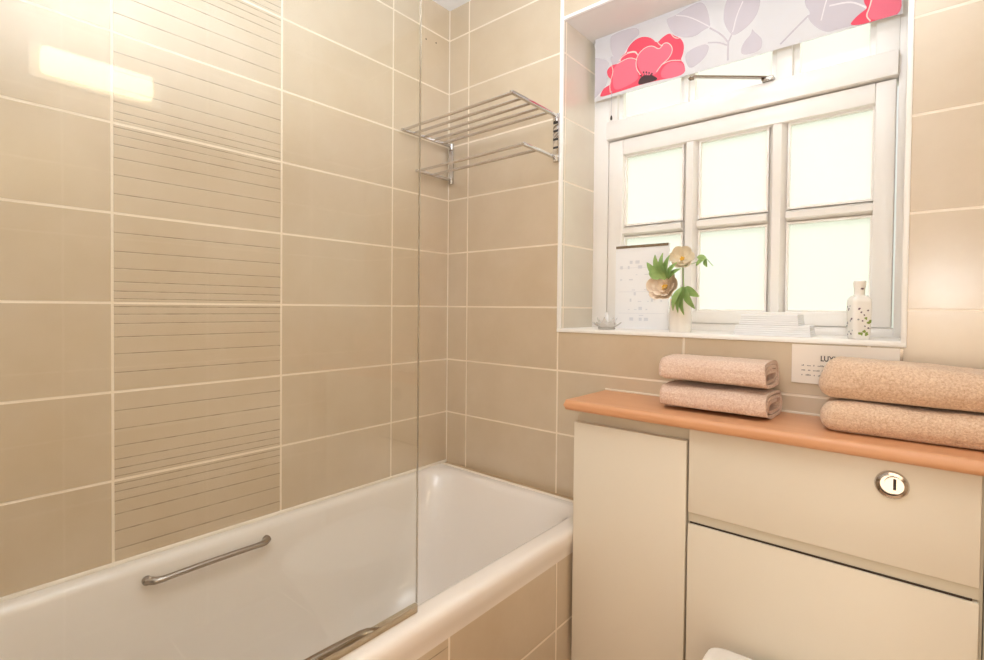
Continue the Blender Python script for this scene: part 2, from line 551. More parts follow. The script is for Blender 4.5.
# putty beads around every pane
for (x0, x1) in PX:
    for (z0, z1) in PZ:
        bm = bmesh.new()
        B((x0 - .01, WY + .15, z0 - .01), (x1 + .01, WY + .165, z1 + .01), bm=bm)
        p = obj('pane', bm, M_FROST, win)
        bm = bmesh.new()
        w = .028; ya_, yb_ = WY + .09, WY + .15
        for (a, b) in (((x0, ya_, z0), (x0 + w, yb_, z1)), ((x1 - w, ya_, z0), (x1, yb_, z1)), ((x0 + w, ya_, z0), (x1 - w, yb_, z0 + w)), ((x0 + w, ya_, z1 - w), (x1 - w, yb_, z1))):
            B(a, b, bm=bm)
        obj('bead', bm, M_PAINT, p)
for i, (x0, x1) in enumerate(FX):
    p = obj('fanlight_pane', B((x0 - .01, WY + .20, FZ0 - .01), (x1 + .01, WY + .215, FZ1 + .01)), M_FROST, win)
    bm = bmesh.new(); w = .07
    ya_, yb_ = WY + .10, WY + .20
    for (a, b) in (((x0, ya_, FZ0), (x0 + w, yb_, FZ1)), ((x1 - w, ya_, FZ0), (x1, yb_, FZ1)), ((x0 + w, ya_, FZ0), (x1 - w, yb_, FZ0 + w)), ((x0 + w, ya_, FZ1 - w), (x1 - w, yb_, FZ1))):
        B(a, b, bm=bm)
    obj('fanlight_sash', bm, M_PAINT, p)
# casement stay reaching into the room from the middle fanlight
bm = bmesh.new()
a, b = P(5.22, .94, 3.135), P(4.44, .20, 3.115)
d = (b - a).normalized(); s_ = d.cross(Vector((0, 0, 1))) * .0065
prism(bm, [a + s_, a - s_, b - s_ * .8, b + s_ * .8], Vector((0, 0, .0045)))
tube(bm, [b + Vector((0, 0, -.002)), b + d * .008 + Vector((0, 0, -.004)), b + d * .012], .005, 10)
add_box(bm, P(5.12, .86, 3.10), P(5.26, 1.0, 3.15), 0, .001)
obj('window_stay', bm, M_CHROME2, win, smooth=True)

# ------------------------------------------------------------ patterned blind
BY = .85
YA, PIT = cam.matrix_world, None
CAMP = M.translation.copy()


def px(u, v, y=BY):       # where the printed motif sits on the flat cloth
    d = fw + r2 * ((u - 483.61) / 505.85) - u2 * ((v - 316.38) / 505.85)
    t = (y * H - CAMP.y) / d.y
    return CAMP + d * t


BX0, BX1, BZ0, BZ1 = 2.60, 6.595, 3.465, 4.50
blind = thing('roller_blind', P((BX0 + BX1) / 2, BY, BZ0), 'pale roller blind printed with red poppies and grey leaves, at the window top', 'blind')
bm = bmesh.new()
add_box(bm, P(BX0, BY, BZ0), P(BX1, BY + .008, BZ1), 0)
LAY = [0]


def clip(poly):
    """keep the print inside the cloth (convex clip of x, z limits)"""
    for ax, lim, sg in ((0, BX0 * H + .0005, 1), (0, BX1 * H - .0005, -1), (2, Z0 + BZ0 * H + .0005, 1), (2, Z0 + BZ1 * H - .0005, -1)):
        out = []
        for i, q in enumerate(poly):
            p_ = poly[i - 1]
            a_, b_ = (p_[ax] - lim) * sg, (q[ax] - lim) * sg
            if (a_ < 0) != (b_ < 0): out.append(p_.lerp(q, a_ / (a_ - b_)))
            if b_ >= 0: out.append(q)
        poly = out
        if len(poly) < 3: return []
    return poly


def motif(pts, mi, scale=5.5, ox=0, smooth=True):
    q = [px(ox + x / scale, y / scale) for x, y in pts]
    if smooth:                      # one Chaikin pass
        for _ in range(2):
            r = []
            for i in range(len(q)):
                a_, b_ = q[i], q[(i + 1) % len(q)]
                r += [a_.lerp(b_, .25), a_.lerp(b_, .75)]
            q = r
    q = clip(q)
    if len(q) < 3: return
    LAY[0] += 1
    off = -.0002 - LAY[0] * .00003
    vs = [bm.verts.new(Vector((p.x, p.y + off, p.z))) for p in q]
    for tri in tessellate_polygon([q]):
        try: f = bm.faces.new([vs[i] for i in tri]); f.material_index = mi
        except ValueError: pass


def stroke(pts, mi, w, scale=5.5, ox=0):
    q = [px(ox + x / scale, y / scale) for x, y in pts]
    for _ in range(2):
        r = [q[0]]
        for i in range(len(q) - 1): r += [q[i].lerp(q[i + 1], .25), q[i].lerp(q[i + 1], .75)]
        q = r + [q[-1]]
    for i in range(len(q) - 1):
        d = q[i + 1] - q[i]
        if d.length < 1e-6: continue
        n = Vector((-d.z, 0, d.x)).normalized() * w / 2; d = d.normalized() * w * .3
        c = clip([q[i] - d + n, q[i + 1] + d + n, q[i + 1] + d - n, q[i] - d - n])
        if len(c) < 3: continue
        LAY[0] += .02
        off = -.0002 - LAY[0] * .00003 - .00003
        f = bm.faces.new([bm.verts.new(Vector((p.x, p.y + off, p.z))) for p in c]); f.material_index = mi


# leaves
motif([(110, 210), (125, 190), (200, 160), (265, 150), (275, 190), (240, 215), (200, 270), (180, 320), (150, 340), (115, 290)], 1, ox=590)
motif([(5, 320), (60, 320), (110, 340), (90, 390), (100, 460), (40, 530), (5, 560), (-30, 440)], 1, ox=590)
motif([(35, 105), (75, 90), (170, 30), (230, 5), (262, 50), (277, 130), (275, 150), (240, 165), (190, 205), (100, 205), (60, 170), (40, 130)], 1, ox=660)
motif([(370, -10), (350, 60), (350, 130), (395, 200), (440, 180), (500, 130), (540, 70), (555, 0), (540, -60), (450, -120), (390, -60)], 1, ox=660)
motif([(508, 155), (515, 172), (540, 192), (562, 215), (562, 245), (555, 270), (520, 292), (450, 305), (443, 270), (468, 222), (500, 190)], 1, ox=660)
motif([(275, 240), (260, 300), (220, 345), (165, 382), (140, 340), (140, 290), (200, 250)], 1, ox=660)
motif([(360, 15), (385, 45), (370, 60), (400, 95), (440, 114), (475, 102), (560, 82), (595, 50), (580, 10), (570, -60), (460, -120), (370, -40)], 1, scale=3.465, ox=700)
motif([(120, 360), (110, 300), (175, 330), (150, 380)], 1, ox=590)
for s_ in (([(372, 330), (375, 260), (380, 215), (400, 180), (420, 90), (455, 10)], .0035), ([(374, 260), (345, 190), (280, 150), (160, 90), (90, 85)], .0030), ([(360, 250), (290, 232), (200, 252), (140, 292)], .0025)):
    stroke(s_[0], 2 if s_[1] < .0028 else 2, s_[1], ox=660)
stroke([(373, 330), (374, 270), (376, 225)], 1, .0050, ox=660)
stroke([(376, 235), (340, 190), (275, 155)], 1, .0045, ox=660)
stroke([(380, 225), (392, 195), (400, 180)], 1, .0045, ox=660)
stroke([(372, 250), (320, 232), (265, 236)], 1, .0040, ox=660)
stroke([(375, 55), (330, 100), (280, 152)], 1, .0048, scale=3.465, ox=700)
stroke([(450, 20), (520, 5), (560, 18), (590, 35)], 2, .004, scale=3.465, ox=700)
stroke([(420, 70), (440, -10), (470, -60)], 2, .003, scale=3.465, ox=700)
# left poppy
motif([(55, 525), (75, 485), (110, 468), (120, 440), (97, 420), (92, 385), (125, 355), (165, 352), (172, 310), (200, 292), (208, 262), (245, 220), (290, 200), (340, 208), (368, 240), (398, 205), (440, 180), (468, 200), (495, 205), (520, 245), (512, 300), (497, 332), (520, 350), (527, 415), (330, 450), (160, 505), (60, 535)], 3, ox=590)
motif([(258, 300), (300, 262), (345, 250), (380, 272), (402, 240), (432, 235), (457, 268), (438, 315), (400, 352), (368, 410), (300, 420), (262, 370)], 4, ox=590)
motif([(385, 400), (420, 350), (470, 336), (520, 352), (527, 410), (400, 440)], 4, ox=590)
motif([(125, 480), (125, 380), (160, 345), (215, 320), (252, 328), (262, 400), (270, 440), (150, 500)], 4, ox=590)
for s_ in ([(278, 412), (252, 375), (256, 310), (300, 262), (345, 250), (382, 275), (402, 238), (435, 235), (458, 270), (438, 318), (392, 358), (366, 395)],
           [(160, 335), (190, 300), (245, 283), (265, 305)], [(118, 358), (130, 392), (108, 460), (112, 510)],
           [(150, 352), (215, 315), (258, 328)], [(392, 358), (440, 332), (505, 332)], [(205, 290), (250, 280), (262, 300)],
           [(445, 186), (468, 212), (500, 208)], [(372, 232), (382, 246), (400, 252)]):
    stroke(s_, 5, .0024, ox=590)
for k in range(26):
    a_ = math.radians(random.uniform(15, 165)); r_ = random.uniform(14, 55)
    cx_, cy_ = 315 + r_ * math.cos(a_) * 1.15, 446 - r_ * math.sin(a_) * .95
    stroke([(318, 450), (cx_, cy_)], 6, .0012, ox=590)
    motif([(cx_ - 6, cy_), (cx_, cy_ - 7), (cx_ + 6, cy_), (cx_, cy_ + 6)], 6, ox=590)
motif([(262, 468), (275, 430), (300, 415), (345, 415), (372, 430), (368, 442), (300, 462)], 6, ox=590)
# right poppy
motif([(150, 166), (190, 112), (235, 75), (270, 50), (245, 20), (245, -30), (300, -90), (400, -110), (476, -60), (478, 95), (320, 135)], 3, scale=6.15, ox=824)
motif([(285, 120), (262, 85), (292, 30), (300, -60), (476, -50), (476, 88), (340, 128)], 4, scale=6.15, ox=824)
stroke([(285, 130), (258, 100), (280, 50), (300, -30)], 5, .0028, scale=6.15, ox=824)
motif([(318, 146), (330, 128), (400, 106), (476, 90), (478, 100), (400, 130)], 7, scale=6.15, ox=824)
obj('blind_cloth', bm, [M_FABRIC, M_LILAC, M_LILACL, M_REDD, M_RED, M_STROKE, M_STAMEN, M_GOLD], blind)
bm = bmesh.new(); tube(bm, [P(BX0 - .02, BY + .07, BZ1 - .09), P(BX1 + .02, BY + .07, BZ1 - .09)], .012, 16)
obj('blind_roller', bm, M_WHITE, blind, smooth=True)
bm = bmesh.new(); tube(bm, [P(2.925, BY - .03, 3.55), P(2.925, BY - .03, 3.13)], .0009, 6)
c_ = obj('pull_cord', bm, M_LILAC, blind)
bm = bmesh.new(); lathe(bm, [(.0004, .0), (.003, .002), (.0036, .008), (.002, .015), (.0005, .017)], P(2.925, BY - .03, 3.07), 12)
obj('cord_weight', bm, M_INK, blind, smooth=True, label='small dark cord weight')

# ------------------------------------------------------------ bath
RX, RY0, RY1, RZ = 3.366, -.16, -8.32, -2.955


def rrect(x0, x1, y0, y1, r, z, n=10, m=14):
    """rounded rectangle ring, y0 > y1, always the same vertex count"""
    pts = []
    cs = [((x1 - r, y0 - r), 0), ((x0 + r, y0 - r), 90), ((x0 + r, y1 + r), 180), ((x1 - r, y1 + r), 270)]
    arcs = []
    for (cx_, cy_), a0 in cs:
        arcs.append([(cx_ + r * math.cos(math.radians(a0 + 90 * k / n)), cy_ + r * math.sin(math.radians(a0 + 90 * k / n))) for k in range(n + 1)])
    for i in range(4):
        pts += arcs[i]
        e, f = arcs[i][-1], arcs[(i + 1) % 4][0]
        for k in range(1, m): pts.append((e[0] + (f[0] - e[0]) * k / m, e[1] + (f[1] - e[1]) * k / m))
    return [P(x, y, z) for x, y in pts]


rings = []
def R(i, r, z, iy=None, ix0=None):
    """ring inset i from the outer rim"""
    rings.append((i, r, z, iy, ix0))
ring_pts = [
    rrect(0, 3.33, RY0, RY1, .03, -3.30), rrect(0, 3.335, RY0, RY1, .03, -3.22), rrect(0, 3.36, RY0, RY1, .03, -3.15),
    rrect(0, RX, RY0, RY1, .03, -3.04), rrect(0, RX - .01, RY0, RY1, .03, -2.99), rrect(0, RX - .04, RY0, RY1, .03, -2.965), rrect(0, RX - .09, RY0, RY1, .03, RZ),
    rrect(.10, 3.16, -.27, RY1 + .28, .32, RZ), rrect(.14, 3.12, -.31, RY1 + .33, .36, -2.962), rrect(.18, 3.08, -.35, RY1 + .38, .42, -2.99),
    rrect(.205, 3.05, -.39, RY1 + .42, .47, -3.05), rrect(.24, 3.00, -.50, RY1 + .50, .55, -3.25), rrect(.33, 2.91, -.80, RY1 + .66, .66, -3.85),
    rrect(.44, 2.80, -1.10, RY1 + .84, .72, -4.45), rrect(.54, 2.70, -1.32, RY1 + .98, .74, -4.72), rrect(.70, 2.54, -1.58, RY1 + 1.2, .70, -4.88),
    rrect(1.0, 2.24, -2.1, RY1 + 1.6, .55, -4.94), rrect(1.4, 1.84, -3.0, RY1 + 2.4, .2, -4.96)]
bath = thing('bathtub', P(1.7, -4.16, ZF), 'white fitted bath with curved rim beneath the tiled wall, left of the cabinets', 'bathtub')
bm = bmesh.new()
vr = [[bm.verts.new(p) for p in ring] for ring in ring_pts]
for i in range(len(vr) - 1):
    n = len(vr[i])
    for k in range(n): bm.faces.new((vr[i][k], vr[i][(k + 1) % n], vr[i + 1][(k + 1) % n], vr[i + 1][k]))
bm.faces.new(vr[-1])
obj('bath_shell', bm, M_ENAMEL, bath, smooth=True, angle=60)
obj('bath_panel', B((3.24, -8.32, ZF + .002), (3.33, -.004, -3.16)), M_TP, bath, label='beige tiled side panel')
bm = bmesh.new()
tube(bm, [P(.012, -8.3, -2.945), P(.012, -.02, -2.945)], .006, 8)
tube(bm, [P(.01, -.162, -2.952), P(3.32, -.162, -2.952)], .0045, 8)
obj('sealant', bm, M_SEAL, bath, smooth=True)


def grab(xw, y0, y1, z, sgn, rise):
    bm = bmesh.new()
    n = 22; pts = []; rs = []
    for i in range(n + 1):
        t = i / n
        e = min(t, 1 - t)
        o = .085 * min(1, e / .07) ** .6
        pts.append(P(xw + sgn * (.03 + o), y0 + (y1 - y0) * t, z + rise * math.sin(PI * t)))
        rs.append(.0088 + .0030 * max(0, 1 - e / .12))
    tube(bm, pts, rs, 14, flat=.75)
    h = obj('grab_handle', bm, M_CHROME2, bath, smooth=True, label='chrome grab handle')
    for y in (y0, y1):
        bm = lathe(bmesh.new(), [(.001, -.004), (.0105, -.004), (.0105, .004), (.009, .006), (.001, .007)], P(xw + sgn * .02, y, z), 20, axis='x')
        if sgn < 0: bmesh.ops.scale(bm, vec=(-1, 1, 1), verts=bm.verts, space=Matrix.Translation(-P(xw + sgn * .02, y, z)))
        obj('handle_mount', bm, M_CHROME2, h, smooth=True)


grab(.235, -5.02, -3.64, -3.14, 1, .01)
grab(3.02, -5.35, -3.90, -3.10, -1, .03)

obj('trim_7', B((.001, -.155, -3.4), (3.36, -.001, -2.962), .001), plain('tan_filler_strip', (196, 166, 128), .5), kind='structure')
# ------------------------------------------------------------ glass screen
SX = 3.20
scr = thing('shower_screen', P(SX, -5.9, -2.95), 'frameless clear glass screen standing on the near rim of the bath', 'shower screen')
bm = B((SX - .015, -8.1, -2.86), (SX + .015, -3.60, 3.9), .001)
obj('glass_panel', bm, M_GLASS, scr)
obj('glass_edge', B((SX - .012, -3.60, -2.86), (SX + .012, -3.596, 3.9)), plain('polished_glass_edge', (176, 160, 140), .2, Alpha=.55), scr, label='darker polished glass edge')
obj('bottom_seal', B((SX - .022, -8.1, -2.945), (SX + .022, -3.60, -2.862), .001), M_SEALP, scr, label='clear plastic seal strip')
obj('wall_profile', B((SX - .06, YN, -2.945), (SX + .06, -8.08, 3.92), .001), M_CHROME2, scr)

# ------------------------------------------------------------ chrome rack
rack = thing('towel_rack', P(1.25, 0, 2.36), 'chrome two tier wall rack above the far end of the bath', 'towel rack')
for (z, ys, y0, x0, x1, nm) in ((3.0, (-1.19, -.96, -.73, -.50, -.27), -1.20, .10, 2.44, 'upper_shelf'), (2.37, (-.86, -.52), -.87, .10, 2.40, 'lower_rail')):
    s = thing(nm, P((x0 + x1) / 2, 0, z), None, None); s.parent = rack; s.location = ORG[s.name] - ORG[rack.name]
    for x in (x0, x1):
        bm = bmesh.new(); add_box(bm, P(x - .028, -.03, z - .022), P(x + .028, y0 - .03, z + .022), 0, .0012)
        obj('side_bar', bm, M_CHROME, s, smooth=True)
    for y in ys:
        bm = bmesh.new(); tube(bm, [P(x0, y, z), P(x1, y, z)], .0048, 12)
        obj('rail', bm, M_CHROME, s, smooth=True)
for x in (.10, 2.42):
    bm = bmesh.new()
    add_box(bm, P(x - .055, -.012, 2.33), P(x + .055, -.05, 3.05), 0, .0015)
    for z in (3.0, 2.37): tube(bm, [P(x, -.03, z - .075), P(x, -.03, z + .03)], .010, 14)
    br = obj('bracket', bm, M_CHROME, rack, smooth=True)
    for k in range(4 if x > 1 else 0):
        bm = bmesh.new(); add_box(bm, P(x - .045, -.048, 2.50 + k * .13), P(x + .045, -.056, 2.53 + k * .13), 0)
        obj('dark_strip', bm, M_INK, br)  # thin dark strips across the right bracket

for i, (x, y) in enumerate(((-.603, 4.80), (-.355, 4.83))):
    bm = bmesh.new(); lathe(bm, [(.0005, 0), (.0028, 0), (.0026, .0012), (.0005, .0015)], P(0, x, y), 10, axis='x')
    obj('wall_plug', bm, M_INK, label=('small dark screw plug high on the tiles, farther from the wall corner' if i == 0 else 'small dark screw plug high on the tiles, nearer the wall corner'), cat='wall plug', group='screw plugs high on the tiled wall')

# ------------------------------------------------------------ cabinets and worktop
YF = -1.0
def slab(x0, x1, z0, z1, y=YF, t=.09, bev=.002):
    return B((x0, y, z0), (x1, y + t, z1), bev)


cb = thing('storage_cabinet', P(4.08, -.45, ZF), 'tall narrow cream cabinet with plain door, between bath and cistern unit', 'cabinet')
bm = bmesh.new()
B((3.385, YF + .10, -4.74), (4.845, -.004, -1.35), bm=bm); B((3.39, YF + .35, ZF + .002), (4.845, -.004, -4.74), bm=bm)
obj('carcass', bm, M_CREAM2, cb)
obj('door', slab(3.373, 4.836, -4.71, -1.512), M_CREAM, cb, smooth=True)
cc = thing('cistern_cabinet', P(6.04, -.45, ZF), 'cream toilet cistern unit with a wide panel and chrome flush button', 'cabinet')
bm = bmesh.new()
B((4.85, YF + .10, -4.74), (7.258, -.004, -1.35), bm=bm); B((4.85, YF + .35, ZF + .002), (7.258, -.004, -4.74), bm=bm)
obj('carcass', bm, M_CREAM2, cc)
obj('upper_panel', slab(4.862, 7.231, -2.31, -1.352), M_CREAM, cc, smooth=True)
obj('recessed_rail', B((4.862, YF + .035, -2.42), (7.231, YF + .1, -2.31)), M_CREAM2, cc)
obj('shadow_gap', B((4.88, YF + .02, -2.436), (7.19, YF + .1, -2.42)), M_DARK, cc)  # dark strip painted as the shade in the gap
obj('lower_panel', slab(4.862, 7.231, -4.71, -2.438, y=YF - .005), M_CREAM, cc, smooth=True)
bm = bmesh.new()
fc = P(6.651, YF, -1.574)
lathe(bm, [(.0255, 0), (.0255, .003), (.0235, .0065), (.0185, .0075), (.0175, .005), (.0172, .001)], fc, 40, axis='y')
fb = obj('flush_button', bm, M_CHROME, cc, smooth=True, label='round chrome dual flush button')
for s in (-1, 1):
    bm = bmesh.new(); pts = []
    split = .004
    for k in range(17):
        a = -PI / 2 + PI * k / 16
        pts.append(fc + Vector((s * math.cos(a) * .0155 + split, -.002, math.sin(a) * .0155)))
    prism(bm, pts, Vector((0, -.004, 0)))
    bmesh.ops.bevel(bm, geom=[e for e in bm.edges], offset=.001, segments=2, affect='EDGES')
    obj('button_half', bm, M_CHROME, fb, smooth=True)
bm = bmesh.new(); add_box(bm, fc + Vector((.002, -.0055, -.008)), fc + Vector((.0065, -.0068, .012)), 0)
obj('button_gap', bm, M_INK, fb)
c3 = thing('storage_cabinet', P(8.1, -.45, ZF), 'cream cabinet at the right end, past the cistern unit', 'cabinet')
bm = bmesh.new()
B((7.266, YF + .10, -4.80), (XR - .01, -.004, -1.35), bm=bm); B((7.266, YF + .35, ZF + .002), (XR - .01, -.004, -4.80), bm=bm)
obj('carcass', bm, M_CREAM2, c3)
obj('door', slab(7.285, XR - .02, -4.79, -1.37), M_CREAM, c3, smooth=True)

bm = bmesh.new()
prof = []
zt, zb, yf, yb = -1.215, -1.345, -1.15, -.002
r = .055
prof.append((yb, zb)); 
for k in range(7):
    a = -PI / 2 - PI / 2 * k / 6; prof.append((yf + r + r * math.cos(a), zb + r + r * math.sin(a)))
for k in range(7):
    a = PI - PI / 2 * k / 6; prof.append((yf + r + r * math.cos(a), zt - r + r * math.sin(a)))
prof.append((yb, zt))
prism(bm, [P(3.30, y, z) for y, z in prof], Vector(((XR - .01 - 3.30) * H, 0, 0)))
bmesh.ops.bevel(bm, geom=[e for e in bm.edges if all(abs(v.co.x - 3.30 * H) < 1e-5 for v in e.verts)], offset=.004, segments=3, affect='EDGES')
obj('worktop', bm, M_WOOD, smooth=True, angle=35, label='long orange-brown wooden worktop over the cream cabinets', cat='worktop')
obj('trim_6', B((3.31, -.02, -1.215), (XR - .02, -.001, -1.19), .001), M_SEAL, kind='structure')

# ------------------------------------------------------------ toilet
wc = thing('toilet', P(6.04, -1.8, ZF), 'white toilet standing before the cistern unit, corner of its lid in view', 'toilet')


def dring(cx_, yb_, yf_, w, z, back=.10, n=36):
    pts = []
    for k in range(n):
        a = 2 * PI * k / n
        c, s = math.cos(a), math.sin(a)
        if s >= 0: x = w * (abs(c) ** .32) * (1 if c >= 0 else -1); y = back * (abs(s) ** .5)
        else: x = w * (abs(c) ** .85) * (1 if c >= 0 else -1); y = -(yb_ - yf_) * (abs(s) ** .9)
        pts.append(P(cx_ + x, yb_ + y, z))
    return pts


def loft(bm, rings, cap0=True, cap1=True):
    vr = [[bm.verts.new(p) for p in r] for r in rings]
    n = len(vr[0])
    for i in range(len(vr) - 1):
        for k in range(n): bm.faces.new((vr[i][k], vr[i][(k + 1) % n], vr[i + 1][(k + 1) % n], vr[i + 1][k]))
    if cap0: bm.faces.new(vr[0][::-1])
    if cap1: bm.faces.new(vr[-1])
    return bm


bm = bmesh.new()
loft(bm, [dring(6.04, -1.30, -2.7, .55, ZF + .002, .26), dring(6.04, -1.30, -2.75, .56, -4.9, .26), dring(6.04, -1.32, -3.1, .70, -4.2, .28), dring(6.04, -1.37, -3.35, .80, -3.82, .32), dring(6.04, -1.37, -3.38, .81, -3.74, .32)])
obj('bowl', bm, M_CERAM, wc, smooth=True)
bm = bmesh.new()
loft(bm, [dring(6.04, -1.39, -3.40, .83, -3.735, .25), dring(6.04, -1.39, -3.42, .85, -3.71, .26), dring(6.04, -1.39, -3.42, .85, -3.66, .26)])
obj('seat', bm, M_CERAM, wc, smooth=True)
bm = bmesh.new()
loft(bm, [dring(6.04, -1.39, -3.41, .84, -3.655, .24), dring(6.04, -1.39, -3.42, .85, -3.64, .25), dring(6.04, -1.39, -3.41, .845, -3.59, .245), dring(6.04, -1.40, -3.36, .80, -3.575, .22)])
obj('lid', bm, M_CERAM, wc, smooth=True)


# ------------------------------------------------------------ towels
def small_towel(name, x0, x1, yc, zb, hw, hz, seed, mat, label):
    """folded towel: a flat coil of cloth seen end-on at its right side"""
    th = hz * .25
    cl = []           # centre line of the coil, from the inside out
    turns = 2.55
    n = 150
    for i in range(n + 1):
        t = i / n
        a = 2 * PI * turns * t
        rz = max(hz * .14, (hz - th * .5) - th * 1.02 * turns * (1 - t))
        ry = (hw - hz) + rz
        c, s = math.cos(a + .2), math.sin(a + .2)
        yy = (hw - hz) * (1 if c > 0 else -1) * min(1, abs(c) * 2.2) * (.45 + .55 * t) + rz * c
        cl.append(Vector((0, yy, rz * s)))
    bm = bmesh.new()
    NS = 90; rows = []
    for j in range(NS + 1):
        u = j / NS
        x = x0 + (x1 - x0) * u
        end = min(1.0, math.sqrt(max(0, 1 - max(0, 1 - u / .06) ** 2)) * .25 + .75)
        outer, inner = [], []
        for i, p in enumerate(cl):
            a_ = cl[min(i + 1, n)] - cl[max(i - 1, 0)]
            nn = Vector((0, a_.z, -a_.y))
            nn = nn.normalized() if nn.length > 0 else Vector((0, 0, 1))
            q = noise.noise(Vector((x * 16 + seed, p.y * 30, p.z * 30))) * .0026 + noise.noise(Vector((x * 90, p.y * 120 + seed, p.z * 120))) * .0009
            dx = .006 * noise.noise(Vector((seed, i * .05, 3.3))) * (1 if j == NS else 0) + (.0035 * math.sin(i * .13) if j == NS else 0)
            tt = th * .5 * (.86 if i < n * .95 else .5)
            o = p + nn * (tt + q); k = p - nn * (tt * .9)
            outer.append(bm.verts.new((x + dx, yc + o.y * end, zb + hz + o.z * end)))
            inner.append(bm.verts.new((x + dx, yc + k.y * end, zb + hz + k.z * end)))
        rows.append(outer + inner[::-1])
    m = len(rows[0])
    for j in range(NS):
        for k in range(m): bm.faces.new((rows[j][k], rows[j][(k + 1) % m], rows[j + 1][(k + 1) % m], rows[j + 1][k]))
    for row in (rows[0], rows[-1]):
        for i in range(n): bm.faces.new((row[i], row[i + 1], row[m - 2 - i], row[m - 1 - i]))
    lo = min(v.co.z for v in bm.verts)
    bmesh.ops.translate(bm, verts=bm.verts, vec=(0, 0, zb - lo))
    return obj(name, bm, mat, smooth=True, angle=60, label=label, cat='towel', group='folded towels on the wooden worktop')


def box_towel(name, a, b, r, seed, mat, label, tuck=0.0):
    lo, hi = P(*a), P(*b)
    c = (lo + hi) / 2; h = Vector((abs(hi.x - lo.x), abs(hi.y - lo.y), abs(hi.z - lo.z))) / 2
    bm = bmesh.new()
    N = (300, 60, 30)
    grid = {}

    def vert(i, j, k):
        key = (i, j, k)
        if key in grid: return grid[key]
        q = Vector(((2 * i / N[0] - 1) * h.x, (2 * j / N[1] - 1) * h.y, (2 * k / N[2] - 1) * h.z))
        inn = Vector(tuple(max(-h[t] + r, min(h[t] - r, q[t])) for t in range(3)))
        d = q - inn
        p = inn + d.normalized() * r if d.length > 1e-9 else q.copy()
        w = c + p
        s = noise.noise(w * 9 + Vector((seed, 0, 0))) * .0045 + noise.noise(w * 45 + Vector((seed, 5, 0))) * .0009 + noise.noise(w * 420) * .0012
        dn = d.normalized() if d.length > 1e-9 else Vector((0, 0, 1 if k else -1))
        if k == 0: s *= .15
        if k and tuck: dn = dn
        w = w + dn * s
        if tuck: w.z += .012 * max(0, 1 - (w.x - lo.x) / .26) * (p.z / h.z + 1) / 2
        if tuck and p.x < -h.x + .05:          # the corner of the fold pulled out
            f = (-h.x + .05 - p.x) / .05
            w.x -= tuck * f * max(0, -p.z / h.z + .4)
        grid[key] = bm.verts.new(w)
        return grid[key]
    for i in range(N[0]):
        for j in range(N[1]):
            for k in (0, N[2]): bm.faces.new((vert(i, j, k), vert(i + 1, j, k), vert(i + 1, j + 1, k), vert(i, j + 1, k)))
    for i in range(N[0]):
        for k in range(N[2]):
            for j in (0, N[1]): bm.faces.new((vert(i, j, k), vert(i + 1, j, k), vert(i + 1, j, k + 1), vert(i, j, k + 1)))
    for j in range(N[1]):
        for k in range(N[2]):
            for i in (0, N[0]): bm.faces.new((vert(i, j, k), vert(i, j + 1, k), vert(i, j + 1, k + 1), vert(i, j, k + 1)))
    z_ = min(v.co.z for v in bm.verts)
    bmesh.ops.translate(bm, verts=bm.verts, vec=(0, 0, lo.z - z_))
    return obj(name, bm, mat, smooth=True, angle=80, label=label, cat='towel', group='folded towels on the wooden worktop')


ZT = -1.214
sm1 = small_towel('hand_towel', 4.42 * H, 5.60 * H, -.45 * H, P(0, 0, ZT).z, .40 * H, .176 * H, 3.1, M_TOW1, 'small rolled pinkish towel lying on the worktop, bottom of the left pair')
sm2 = small_towel('hand_towel', 4.40 * H, 5.57 * H, -.43 * H, P(0, 0, ZT + .325).z, .40 * H, .178 * H, 8.7, M_TOW1, 'small rolled pinkish towel, top of the left pair')
bt1 = box_towel('bath_towel', (6.07, -.85, ZT), (8.35, -.10, ZT + .30), .027, 1.3, M_TOW2, 'large thick beige towel lying on the worktop, bottom of the right pair')
bt2 = box_towel('bath_towel', (6.08, -.84, ZT + .325), (8.33, -.11, ZT + .66), .031, 5.9, M_TOW2, 'large thick beige towel, top of the right pair', tuck=.012)

# ------------------------------------------------------------ printed card under the sill
card = thing('printed_card', P(6.2, -.01, -.86), 'cream printed notice card under the window sill, behind the large towels', 'card')
obj('card_sheet', B((5.69, -.022, -.85), (6.665, -.008, -.405), .0004), M_CARD, card)
obj('card_edge', B((6.665, -.026, -.85), (6.69, -.006, -.405)), M_CHROME2, card)


def text(body, loc, size, mat, parent, name, sx=1.0):
    cu = bpy.data.curves.new(name, 'FONT'); cu.body = body; cu.size = size; cu.extrude = .0002; cu.offset = size * .02
    cu.align_x = 'LEFT'
    t = bpy.data.objects.new(name, cu); COL.objects.link(t)
    dg = bpy.context.evaluated_depsgraph_get()
    me = bpy.data.meshes.new_from_object(t.evaluated_get(dg))
    bpy.data.objects.remove(t); bpy.data.curves.remove(cu)
    me.transform(Matrix.Translation(Vector(loc) - ORG[parent.name]) @ Matrix.Rotation(PI / 2, 4, 'X') @ Matrix.Diagonal((sx, 1, 1, 1)))
    me.materials.clear(); me.materials.append(mat)
    o = bpy.data.objects.new(name, me); COL.objects.link(o); o.parent = parent
    ORG[o.name] = ORG[parent.name]
    return o


text('LUXURY', P(5.97, -.024, -.585), .0175, M_INK, card, 'card_title', .78)
bm = bmesh.new()
random.seed(4)
for z in (-.645, -.70, -.755):
    x = 5.79
    while x < 6.5:
        w = random.uniform(.02, .075)
        n_ = int(w / .012)
        for k in range(max(1, n_)):
            hh = random.choice((.011, .014, .018))
            add_box(bm, P(x + k * .013, -.0225, z - .006), P(x + k * .013 + .009, -.0235, z - .006 + hh), 0)
        x += w + .02
obj('card_text', bm, M_INKG, card)

# ------------------------------------------------------------ things on the sill
SZ = NZ0 + .006
